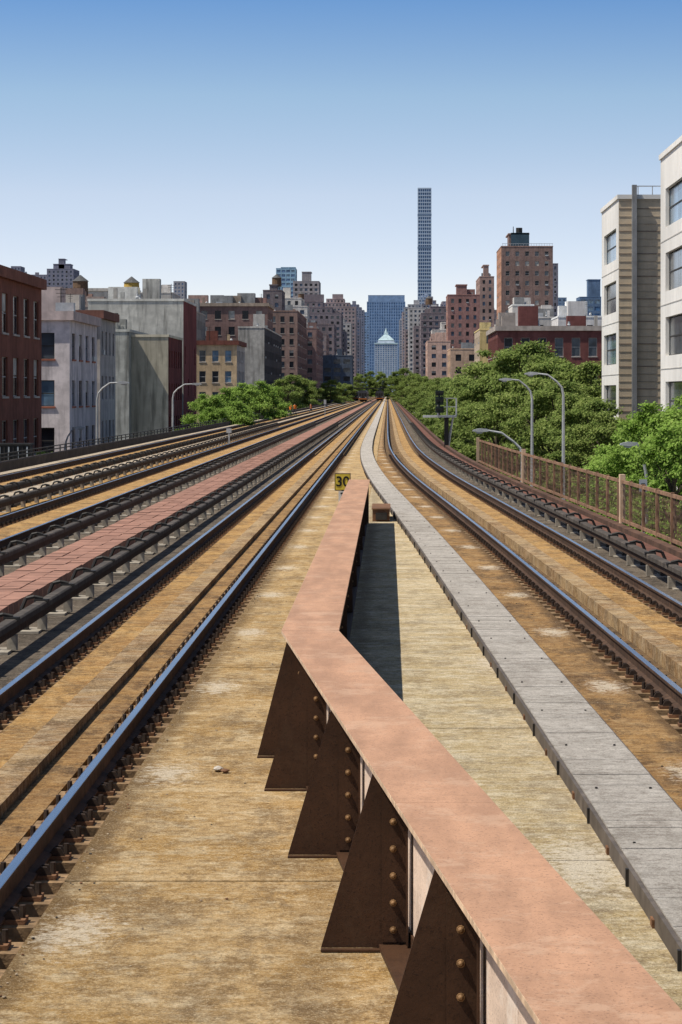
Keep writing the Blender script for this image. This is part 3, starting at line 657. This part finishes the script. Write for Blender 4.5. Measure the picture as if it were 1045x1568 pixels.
def modern(name,y0,y1,ztop,Xw=60):
    mb=MB(); wt=simple('white_render',(.85,.82,.76),.05,.6,.8,streak=.10); bg=simple('beige_panel',(.56,.455,.32),.10,.8,.85,streak=.15); dk=simple('panel_joint',(.26,.20,.15),.1)
    z0=GZ; nr=6; ch=(ztop-1.2-z0)/nr; L=y1-y0
    ng=1 if L<20 else 4
    facade(mb,(XR,y1),(XR,y0),z0,ztop,wt,ng,nr,ww=.78 if ng==1 else .7,wh=.60,glass=(G_BLUE,G_MID),rec=.25,mtop=1.2,mside=.6,frame=M_FRAMED)
    facade(mb,(XR,y0),(Xw,y0),z0,ztop,bg,0,0); facade(mb,(Xw,y0),(Xw,y1),z0,ztop,bg,0,0); facade(mb,(Xw,y1),(XR,y1),z0,ztop,bg,0,0)
    mb.quad((XR,y0,ztop-.4),(Xw,y0,ztop-.4),(Xw,y1,ztop-.4),(XR,y1,ztop-.4),M_ROOF)
    z=z0+.6; i=0
    while z<ztop-.1:
        mb.box(XR+.02,Xw,y0-.03,y0-.001,z,z+(.07 if i%3==0 else .045),dk if i%3==0 else wallm((.46,.38,.28))); z+=.52; i+=1
    wl=simple('cladding_joint',(.5,.48,.44),.1)
    for r in range(nr):
        mb.box(XR-.02,XR-.001,y0,y1,z0+ch*r-.03,z0+ch*r+.03,wl)
    mb.box(XR+.90,XR+1.22,y0-.5,y0-.031,z0,ztop+.9,wallm((.26,.26,.26)))
    for (a,b,c,d) in ((XR-.1,Xw,y0-.1,y0+.3),(XR-.1,XR+.3,y0+.3,y1+.1)): mb.box(a,b,c,d,ztop-.05,ztop+.25,wt)
    yy=y0+.6
    for k in np.arange(XR+1.4,XR+8,1.0): mb.box(k-.03,k+.03,yy,yy+.06,ztop-.3,ztop+.9,M_GALV)
    mb.box(XR+1.3,XR+8,yy-.01,yy+.07,ztop+.85,ztop+.92,M_GALV)
    return mb.obj(name)
modern('white_modern_block',190,205,3.2+13.5)
modern('white_modern_block',100,160.8,3.2+13.7)
# ------------------------------------------------------------ trees
def leafmat(name,ca,cb,cc):
    m,nt,b=base_mat(name); v=coordn(nt,'Object',(1,1,1))
    oi=nn(nt,'ShaderNodeObjectInfo')
    col=mixc(nt,ramp(nt,noise(nt,v,.9,2),.4,.6),ca,cb)
    col=mixc(nt,ramp(nt,noise(nt,v,5,1),.46,.64),col,cc)
    col=mixc(nt,mulf(nt,oi.outputs['Random'],.4),col,ca)
    nt.links.new(col,b.inputs['Base Color']); b.inputs['Roughness'].default_value=.7; b.inputs['Specular IOR Level'].default_value=.1
    tr=nn(nt,'ShaderNodeBsdfTranslucent'); nt.links.new(col,tr.inputs[0]); mx=nn(nt,'ShaderNodeMixShader'); mx.inputs[0].default_value=.35
    out=nt.nodes['Material Output']; nt.links.new(b.outputs[0],mx.inputs[1]); nt.links.new(tr.outputs[0],mx.inputs[2]); nt.links.new(mx.outputs[0],out.inputs[0])
    return m
LEAF=leafmat('tree_leaves',(.12,.185,.04),(.20,.265,.06),(.33,.38,.12)); LEAFB=leafmat('tree_leaves_bright',(.15,.26,.04),(.23,.36,.06),(.37,.48,.13))
BARK=simple('tree_bark',(.10,.075,.055),.3,8,.9,bump=.5)
def treemesh(seed,leaf,n=24000,ls=.115,H=12.0):
    r=np.random.default_rng(seed); mb=MB(); rr=random.Random(seed)
    mb.tube([(0,0,0),(.1,.05,2),(.0,.1,4.2),(.15,0,6.5),(.1,.1,9)],.26,.07,BARK,9)
    cl=[]
    for i in range(85):
        t=rr.random(); z=2.9+t*(H-3.6); rad=3.7*math.sin(math.pi*min(1,(t*.8+.2)))**.7+.3
        a=rr.uniform(0,2*math.pi); q=rad*math.sqrt(rr.uniform(.1,1.15))
        c=(q*math.cos(a),q*math.sin(a),z+rr.uniform(-.6,.6)); cl.append((c,rr.uniform(.26,.78)))
        if i%3==0:
            zb=max(2.2,z-2.2); mb.tube([(0.05,.05,zb),(c[0]*.5,c[1]*.5,zb+(z-zb)*.6),(c[0]*.9,c[1]*.9,z)],.09,.025,BARK,5)
    cc=np.array([c for c,_ in cl]); cr=np.array([q for _,q in cl])
    pr=cr**1.5; pr/=pr.sum(); idx=r.choice(len(cl),n,p=pr); d=r.normal(size=(n,3)); d/=np.linalg.norm(d,axis=1)[:,None]
    rad=cr[idx]*(r.random(n)**.5)*r.uniform(.75,1.6,n)
    P=cc[idx]+d*rad[:,None]*np.array([1.25,1.25,.6])
    nrm=d*.4+r.normal(size=(n,3))*.5+np.array([-.35,-.15,.6]); nrm/=np.linalg.norm(nrm,axis=1)[:,None]
    u=np.cross(nrm,r.normal(size=(n,3))); u/=np.linalg.norm(u,axis=1)[:,None]; w=np.cross(nrm,u)
    s=ls*r.uniform(.6,1.4,n)[:,None]
    Q=np.stack([P-u*s,P-w*s*.6,P+u*s,P+w*s*.6],axis=1).reshape(-1,3)
    me=bpy.data.meshes.new('tree'); nv=len(mb.v); V=np.vstack([np.array(mb.v),Q])
    faces=mb.f+[(nv+4*i,nv+4*i+1,nv+4*i+2,nv+4*i+3) for i in range(n)]
    me.from_pydata([tuple(v) for v in V],[],faces); me.materials.append(BARK); me.materials.append(leaf)
    me.polygons.foreach_set('material_index',[0]*len(mb.f)+[1]*n); me.update(); return me
TM=[treemesh(s,LEAF) for s in (1,2,3)]+[treemesh(s,LEAFB) for s in (4,5)]
def tree(px,top,Y,var,wide=1.0,name='street_tree'):
    h=wz(top,Y)-GZ; s=h/12.0; o=bpy.data.objects.new(name,TM[var]); COL.objects.link(o)
    o.location=(wx(px,Y),Y,GZ); o.scale=(s*wide,s*wide,s); o.rotation_euler=(0,0,random.uniform(-.7,.7)); return o
for px,t,Y,v in ((702,574,330,0),(716,564,300,1),(742,547,270,2),(735,582,240,0),(768,524,262,1),(800,518,240,0),(775,566,215,2),(832,534,228,2),(815,568,200,1),(862,544,215,1),(850,578,190,0),(893,549,212,0),(880,594,186,2),(908,570,235,1),(905,608,180,0),(760,608,195,1),(925,620,176,1),(720,608,225,2)):
    tree(px,t,Y,v)
for px,t,Y,v in ((1002,618,122,3),(1048,606,118,4),(975,646,128,4),(1030,655,106,3),(1075,634,112,3),(950,672,135,3)): tree(px,t,Y,v)
for px,t,Y,v in ((315,604,285,3),(345,594,300,4),(372,587,320,3),(396,583,340,4),(412,590,360,3),(360,614,270,4),(325,624,265,3)): tree(px,t,Y,v)
for px,t,Y,v in ((440,572,560,0),(455,570,620,1),(470,578,700,2),(505,580,820,0),(518,583,900,1),(530,585,1000,2),(545,575,1300,0),(68,692,155,3),(50,704,150,4),
    (615,562,1100,0),(622,575,1000,1),(632,568,900,2),(640,575,800,0),(650,572,700,1),(662,580,620,2),(672,577,520,0),(682,572,450,1),(690,575,390,2),(648,588,560,0),(664,592,470,2)):
    tree(px,t,Y,v,.95)
for i in range(16):
    Y=random.uniform(2350,2800); tree(random.uniform(545,625),random.uniform(566,590),Y,random.choice([0,1,2]),.8)
# ------------------------------------------------------------ street lamps
M_LAMP=simple('lamp_lens',(.5,.5,.48),.1)
def cobra(px,Y,top,hx,hy,name='street_lamp'):
    mb=MB(); x=wx(px,Y); zt=wz(top,Y); X=wx(hx,Y); Z=wz(hy,Y); d=1 if X>x else -1
    mb.cyl((x,Y,GZ),(x,Y,GZ+1.0),.2,.16,M_GALV,10); mb.cyl((x,Y,GZ+1),(x,Y,zt-1.0),.12,.075,M_GALV,10)
    pts=[(x,Y,zt-1.0),(x+d*.08,Y,zt-.6),(x+(X-x)*.2,Y,zt-.28),(x+(X-x)*.5,Y,(zt+Z)/2+.02),(X-d*.3,Y,Z)]
    mb.tube(pts,.07,.045,M_GALV,8)
    mb.prism([(X-d*.35,Z-.05),(X-d*.3,Z+.07),(X+d*.1,Z+.1),(X+d*.38,Z+.03),(X+d*.42,Z-.04),(X,Z-.09)],'y',Y-.14,Y+.14,M_GALV)
    mb.prism([(X-d*.1,Z-.091),(X,Z-.16),(X+d*.2,Z-.14),(X+d*.3,Z-.07)],'y',Y-.1,Y+.1,M_LAMP)
    return mb.obj(name)
cobra(863,150,577,815,572); cobra(815,165,585,775,581)
cobra(265,212,590,301,588); cobra(149,172,588,188,586)
cobra(800,132,668,737,659); cobra(338,330,622,380,617)
cobra(100,190,662,122,655); cobra(990,112,690,965,680)
# signal platform
sig=empty('railway_signal'); mb=MB(); Y=160; x0=wx(655,Y)+.6; x1=wx(699,Y); zp=wz(636,Y)
M_DG=simple('signal_green_black',(.02,.035,.03),.2)
mb.box(wx(648,Y),x1,Y-.6,Y+.6,zp-.12,zp,M_GALV)
for a in (x0,(x0+x1)/2,x1):
    for yy in (Y-.58,Y+.56): mb.box(a-.03,a+.03,yy,yy+.05,zp,zp+1.0,M_GALV)
for z in (.5,1.0):
    for yy in (Y-.59,Y+.57): mb.box(x0,x1,yy,yy+.03,zp+z-.02,zp+z+.02,M_GALV)
mb.tube([(3.4,Y,-.9),(x1-.2,Y,zp-.13)],.06,.06,M_GALV,6); mb.tube([(3.4,Y,-.2),(x1-.2,Y,zp-.13)],.05,.05,M_GALV,6); mb.box(3.3,3.55,Y-.3,Y+.3,-1.2,zp-.121,M_METALD)
xs=wx(673,Y); mb.cyl((xs,Y,zp),(xs,Y,wz(598,Y)),.06,.06,M_METALD,8)
for za,zb in ((606,598),(620,607),(632,622)):
    mb.box(xs-.24,xs+.24,Y-.9,Y-.62,wz(za,Y),wz(zb,Y),M_DG); mb.box(xs-.03,xs+.03,Y-.62,Y,wz(za-2,Y)-.05,wz(za-2,Y),M_METALD)
    for s in (-.11,.11): mb.cyl((xs+s,Y-1.05,(wz(za,Y)+wz(zb,Y))/2),(xs+s,Y-.9,(wz(za,Y)+wz(zb,Y))/2),.09,.09,M_BLK,10)
mb.obj('signal_and_platform',sig)
mb=MB(); Y=100; mb.cyl((wx(985,Y),Y,GZ),(wx(985,Y),Y,wz(752,Y)),.06,.05,M_GALV,8); mb.box(wx(979,Y),wx(991,Y),Y-.06,Y-.055+.03,wz(753,Y),wz(734,Y),M_GALV); mb.box(wx(982,Y),wx(988,Y),Y-.07,Y-.062,wz(748,Y),wz(740,Y),M_DG); mb.obj('mile_post_sign')
mb=MB(); Y=150; mb.box(wx(-20,Y),wx(46,Y),Y,Y+1.2,-1.5,wz(682,Y),M_METALD)
for px in range(-15,46,7): mb.box(wx(px,Y),wx(px+2,Y),Y-.08,Y-.002,-1.5,wz(684,Y),M_GALV if px%2 else M_METALD)
mb.box(wx(-22,Y),wx(48,Y),Y-.1,Y+1.3,wz(682,Y),wz(679,Y),M_METALD); mb.obj('equipment_cabinet')
for (px,py0,py1,X) in ((351,656,672,-9.9),(498,612,620,-8.0)):
    Yq=-X*F/(VX-px); mb=MB(); mb.box(X-.04,X+.04,Yq,Yq+.05,-.1,wz(py0+3,Yq),M_GALV); mb.box(X-.16,X+.16,Yq-.02,Yq-.001,wz(py0+7,Yq),wz(py0,Yq),M_GALV); mb.box(X-.1,X+.1,Yq-.2,Yq+.2,-.11,.08,M_INS); mb.obj('track_marker')
# ------------------------------------------------------------ trains at the end of the line
M_TR=simple('train_steel',(.07,.075,.085),.1,2,.4,.3); M_TRO=simple('train_orange',(.5,.16,.03),.1); M_TW=simple('train_window',(.012,.014,.018),.1,2,.1)
M_LT,nt,b=base_mat('headlight'); b.inputs['Base Color'].default_value=(.8,.75,.6,1)
def train(xc,Y,L=75):
    e=empty('commuter_train'); mb=MB(); w=1.5
    sec=[(-w,1.0),(-w,3.4),(-w*.8,3.95),(-w*.4,4.15),(w*.4,4.15),(w*.8,3.95),(w,3.4),(w,1.0)]
    for i in range(3):
        y0=Y+i*(L/3+.6)
        mb.prism([(xc+a,b) for a,b in sec],'y',y0,y0+L/3,M_TR)
        for bq in (3,L/3-5): 
            mb.box(xc-1.1,xc+1.1,y0+bq,y0+bq+2.4,.45,.99,M_METALD)
            for s in (-.755,.755):
                for yy in (.5,1.9): mb.cyl((xc+s-.06,y0+bq+yy,.62),(xc+s+.06,y0+bq+yy,.62),.42,.42,M_METALD,12)
        for s in (-1,1): mb.box(xc+s*w-.01,xc+s*w+.01,y0+1.5,y0+L/3-1.5,2.2,3.0,M_TW)
    for a,b in ((-1.25,-.5),(-.35,.35),(.5,1.25)): mb.box(xc+a,xc+b,Y-.03,Y-.002,2.2,3.2,M_TW)
    mb.box(xc-.35,xc+.35,Y-.02,Y-.001,1.1,2.18,M_TW); mb.box(xc-1.45,xc+1.45,Y-.04,Y-.003,1.05,1.35,M_TRO)
    for s in (-1.1,1.1): mb.cyl((xc+s,Y-.06,1.7),(xc+s,Y-.003,1.7),.13,.13,M_LT,8)
    mb.obj('car_bodies',e)
train(-3.13,1050); train(-8.65,950); train(-13.25,1100)
mb=MB(); Y=1120
for x in (-15.2,3.3): mb.box(x-.15,x+.15,Y,Y+.3,0,5.2,M_METALD)
mb.box(-15.4,3.5,Y,Y+.3,5.0,5.4,M_METALD); 
for x in (-3.1,-8.6,.8): mb.box(x-.4,x+.4,Y-.2,Y-.002,4.2,5.5,M_DG)
mb.obj('signal_gantry')
# ------------------------------------------------------------ track workers
M_VEST=simple('hi_vis_vest',(.85,.22,.03),.1); M_NAVY=simple('work_trousers',(.04,.045,.06),.1); M_SKIN=simple('skin',(.40,.24,.17),.1); M_HAT=simple('hard_hat',(.7,.7,.68),.05)
def worker(x,y,rot,step):
    V=[(0,0,.95),(0,0,1.2),(0,0,1.42),(0,0,1.52),(0,-.01,1.66),(.2,0,1.42),(.27,.05,1.15),(.25,-.1,.92),(-.2,0,1.42),(-.28,-.02,1.15),(-.24,-.12,.93),(.1,0,.9),(.12,-step*.5,.5),(.12,step*.2-.05,.07),(.12,-.17,.04),(-.1,0,.9),(-.12,step*.4,.5),(-.12,step,.08),(-.12,step-.16,.04)]
    E=[(0,1),(1,2),(2,3),(3,4),(2,5),(5,6),(6,7),(2,8),(8,9),(9,10),(0,11),(11,12),(12,13),(13,14),(0,15),(15,16),(16,17),(17,18)]
    R=[.15,.15,.16,.06,.11,.07,.05,.035,.07,.05,.035,.10,.07,.05,.045,.10,.07,.05,.045]
    me=bpy.data.meshes.new('track_worker'); me.from_pydata(V,E,[]); o=bpy.data.objects.new('track_worker',me); COL.objects.link(o)
    o.modifiers.new('skin','SKIN'); sb=o.modifiers.new('sub','SUBSURF'); sb.levels=1; sb.render_levels=1
    for i,rv in enumerate(R): me.skin_vertices[0].data[i].radius=(rv,rv*.8)
    me.skin_vertices[0].data[0].use_root=True
    dg=bpy.context.evaluated_depsgraph_get(); ev=o.evaluated_get(dg); nm=bpy.data.meshes.new_from_object(ev)
    o.modifiers.clear(); o.data=nm; nm.materials.clear()
    for m in (M_VEST,M_NAVY,M_SKIN,M_HAT): nm.materials.append(m)
    for p in nm.polygons:
        c=p.center; p.material_index=0 if (.93<c.z<1.5 and abs(c.x)<.24) else (1 if c.z<=.95 else (3 if c.z>1.70 else 2)); p.use_smooth=True
    o.location=(x,y,-.10); o.rotation_euler=(0,0,rot)
worker(-14.95+.9,415,.3,.25); worker(-14.2,400,2.6,.12); worker(-11.9,425,1.2,.3)
# ------------------------------------------------------------ light, sky, camera
ts=Vector((-.60,-.20,1.08)).normalized()
sd=bpy.data.lights.new('sun','SUN'); sd.energy=5.0; sd.angle=math.radians(.5); sd.color=(1,.94,.84)
so=bpy.data.objects.new('sun',sd); COL.objects.link(so); so.rotation_euler=ts.to_track_quat('Z','Y').to_euler(); so.location=(0,0,60)
w=bpy.data.worlds.new('World'); scene.world=w; w.use_nodes=True; nt=w.node_tree; bg=nt.nodes['Background']
sky=nn(nt,'ShaderNodeTexSky'); sky.sky_type='NISHITA'; sky.sun_disc=False; sky.sun_elevation=math.asin(ts.z); sky.sun_rotation=math.atan2(ts.x,ts.y)%(2*math.pi)
sky.air_density=1.0; sky.dust_density=.6; sky.ozone_density=2.0
tc=nn(nt,'ShaderNodeTexCoord'); vm=nn(nt,'ShaderNodeVectorMath',operation='MULTIPLY'); vm.inputs[1].default_value=(1,1,3.0)
nt.links.new(tc.outputs['Generated'],vm.inputs[0]); v2=nn(nt,'ShaderNodeVectorMath',operation='NORMALIZE'); nt.links.new(vm.outputs[0],v2.inputs[0]); nt.links.new(v2.outputs[0],sky.inputs['Vector'])
sz=nn(nt,'ShaderNodeSeparateXYZ'); nt.links.new(tc.outputs['Generated'],sz.inputs[0])
cr=nn(nt,'ShaderNodeValToRGB'); nt.links.new(mth(nt,'MULTIPLY',sz.outputs[2],2.5),cr.inputs[0])
el=cr.color_ramp.elements; K=3.0
stops=[(.0,(1.75,1.42,1.32)),(.10,(2.0,1.55,1.36)),(.18,(2.15,1.68,1.40)),(.27,(1.75,1.65,1.42)),(.36,(.95,1.25,1.42)),(.6,(.78,.80,.80))]
el[0].position=0; el[0].color=(*[c/K for c in stops[0][1]],1); el[1].position=1; el[1].color=(.78/K,.80/K,.80/K,1)
for p,c in stops[1:]:
    e_=el.new(p); e_.color=(*[q/K for q in c],1)
vk=nn(nt,'ShaderNodeVectorMath',operation='SCALE'); vk.inputs['Scale'].default_value=K; nt.links.new(cr.outputs[0],vk.inputs[0])
vv=nn(nt,'ShaderNodeVectorMath',operation='MULTIPLY'); nt.links.new(sky.outputs[0],vv.inputs[0]); nt.links.new(vk.outputs[0],vv.inputs[1])
nt.links.new(vv.outputs[0],bg.inputs[0]); bg.inputs[1].default_value=.12
cd=bpy.data.cameras.new('camera'); cam=bpy.data.objects.new('camera',cd); COL.objects.link(cam); scene.camera=cam
cam.location=(0,0,CZ); cam.rotation_euler=(math.pi/2,0,0)
cd.sensor_fit='VERTICAL'; cd.sensor_height=36; cd.sensor_width=24; cd.lens=F/1568*36
cd.shift_x=-(VX-522.5)/1568; cd.shift_y=-(784-VY)/1568; cd.clip_start=.1; cd.clip_end=30000
scene.view_settings.view_transform='Standard'; scene.view_settings.look='None'; scene.view_settings.exposure=0
